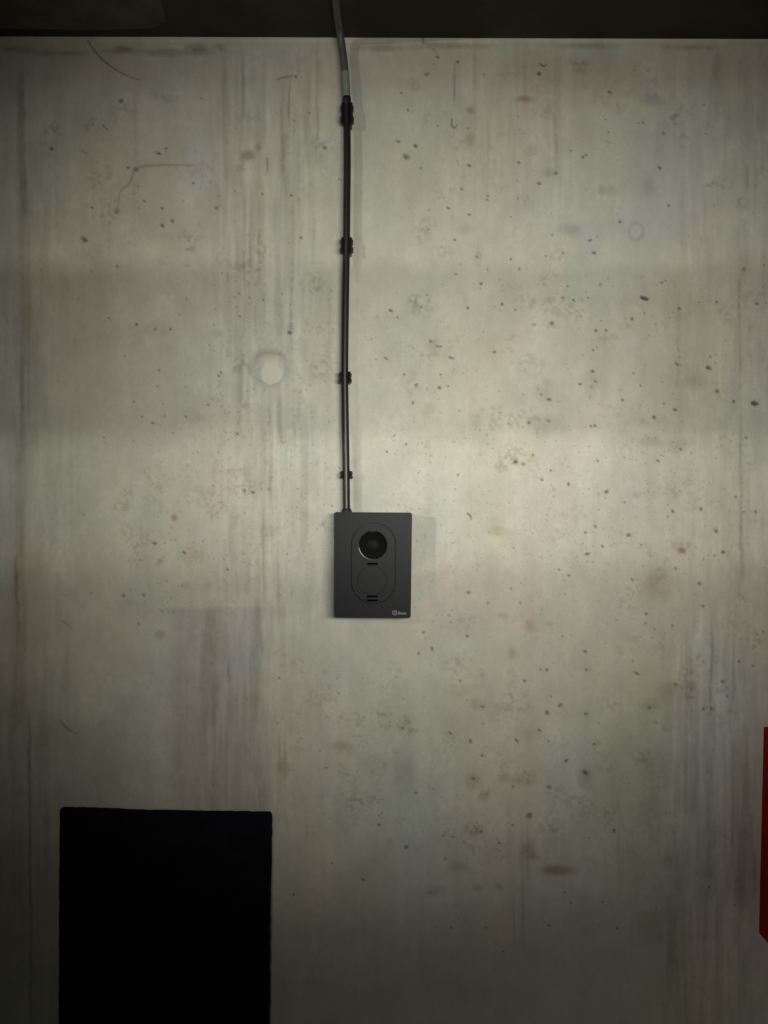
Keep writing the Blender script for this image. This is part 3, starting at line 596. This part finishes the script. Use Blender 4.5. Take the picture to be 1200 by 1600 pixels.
bv = pn.modifiers.new('bevel', 'BEVEL'); bv.width = 0.0015; bv.segments = 2; bv.limit_method = 'ANGLE'; bv.angle_limit = math.radians(60)

# ---------------------------------------------------------------- red cabinet at the right edge
a = P(1193, 1135); b_ = P(1185, 1458)
red = empty('red_cabinet', (b_.x, 0, b_.z)); red.rotation_euler = (0, math.atan2(a.x - b_.x, a.z - b_.z), 0)
tag(red, 'dark red metal cabinet cut off by the right edge of the photo', 'cabinet')
hgt = (a - b_).length
obj('body', bx(bmesh.new(), 0, .30, -.185, 0, 0, hgt, .003), M_red, red, 40)
door = obj('door', bx(bmesh.new(), .002, .298, -.203, -.187, .002, hgt - .002, .003), M_red, red, 40)
obj('handle', bx(bmesh.new(), .03, .045, -.222, -.203, hgt * .42, hgt * .58, .003), M_dark, door, 40)

# ---------------------------------------------------------------- behind the photographer: what lights and shades the wall
# ceiling tube fixture
tl = empty('tube_lamp', TUBE_LOC); tl.rotation_euler = (0, 0, math.atan2(0.30 - TUBE_LOC.x, 7.0) * -1)
tag(tl, 'hanging bare tube lamp at the far left of the garage', 'lamp')
obj('housing', bx(bmesh.new(), -.62, .62, -.06, -.012, -.03, .045, .006), M_steel, tl, 40)
for s in (-1, 1):
    obj('end_cap', bx(bmesh.new(), s * .62 - .012, s * .62 + .012, -.05, .012, -.02, .02, .004), M_steel, tl, 40)
    bm = sweep(bmesh.new(), [Vector((s * .45, -.035, .04)), Vector((s * .45, -.035, CEIL - TUBE_LOC.z))], .003, 8); obj('hanger', bm, M_steel, tl)
fl = empty('fill_lamp_body', FILL_LOC + Vector((0, 0, .0))); tag(fl, 'added dim fill lamp behind the photographer, out of view', 'lamp')  # housing made up for the added fill light
fl.rotation_euler = (0, 0, -math.atan2(3.5, 4.6))
obj('housing', bx(bmesh.new(), -.62, .62, -.07, -.02, -.02, CEIL - FILL_LOC.z - .012, .005), M_steel, fl, 40)
for s_ in (-1, 1): obj('end_cap', bx(bmesh.new(), s_ * .62 - .012, s_ * .62 + .012, -.06, .012, -.02, .02, .004), M_steel, fl, 40)
# added pipe and lockers, unseen light blockers: their edges are set by where the tube's light is cut on the wall
YO = -5.0; T = YO / TUBE_LOC.y
def zcut(py): zw = CZ - (py - 800) * U; return zw + (TUBE_LOC.z - zw) * T
z_lo, z_hi, z_lock = zcut(680), zcut(415), zcut(885)
pr = empty('band_shade_pipe', (-3.4, YO, (z_lo + z_hi) / 2)); tag(pr, 'added grey pipe behind the photographer that shades a band of the wall', 'pipe')
obj('pipe', sweep(bmesh.new(), [Vector((0, -2.2, 0)), Vector((0, 2.2, 0))], (z_hi - z_lo) / 2, 32), M_steel, pr, 60)
for s in (-1, 1):
    obj('hanger', sweep(bmesh.new(), [Vector((0, s * 1.6, 0)), Vector((0, s * 1.6, CEIL - pr.location.z))], .004, 8), M_steel, pr)
pr.rotation_euler = (0, 0, math.radians(90))
for k, w_ in enumerate(('left', 'middle', 'right')):
    x0 = -4.4 + k * .6
    lk = empty('shade_locker', (x0, YO, 0)); tag(lk, 'added locker behind the photographer that shades the lower wall, the %s one of three' % w_, 'locker', 'added row of light-blocking lockers')
    obj('body', bx(bmesh.new(), .001, .599, -.45, 0, .0, z_lock, .001), M_steel, lk)
    dr = obj('door', bx(bmesh.new(), .012, .588, -.468, -.451, .06, z_lock - .02, .002), M_steel, lk)
    obj('handle', bx(bmesh.new(), .05, .065, -.49, -.468, .95, 1.08, .002), M_dark, dr)
# work light on a tripod
wl = empty('work_light', (KEY_LOC.x, KEY_LOC.y, 0)); tag(wl, 'work light on a tripod behind the photographer', 'lamp')
q = (P(668, 668) - KEY_LOC).to_track_quat('-Z', 'Y').to_matrix()
bm = bx(bmesh.new(), -.42, .42, -.12, .12, .012, .07, .01); bmesh.ops.transform(bm, matrix=Matrix.Translation((0, 0, KEY_LOC.z)) @ q.to_4x4(), verts=bm.verts[:])
obj('lamp_head', bm, M_dark, wl, 40)
obj('pole', sweep(bmesh.new(), [Vector((0, -.05, .62)), Vector((0, -.05, KEY_LOC.z - .04))], .014, 12), M_dark, wl, 60)
for k in range(3):
    an = 2 * math.pi * k / 3 + 1.57
    obj('leg', sweep(bmesh.new(), [Vector((0, -.05, .75)), Vector((.42 * math.cos(an), -.05 + .42 * math.sin(an), .011))], .011, 10), M_dark, wl, 60)
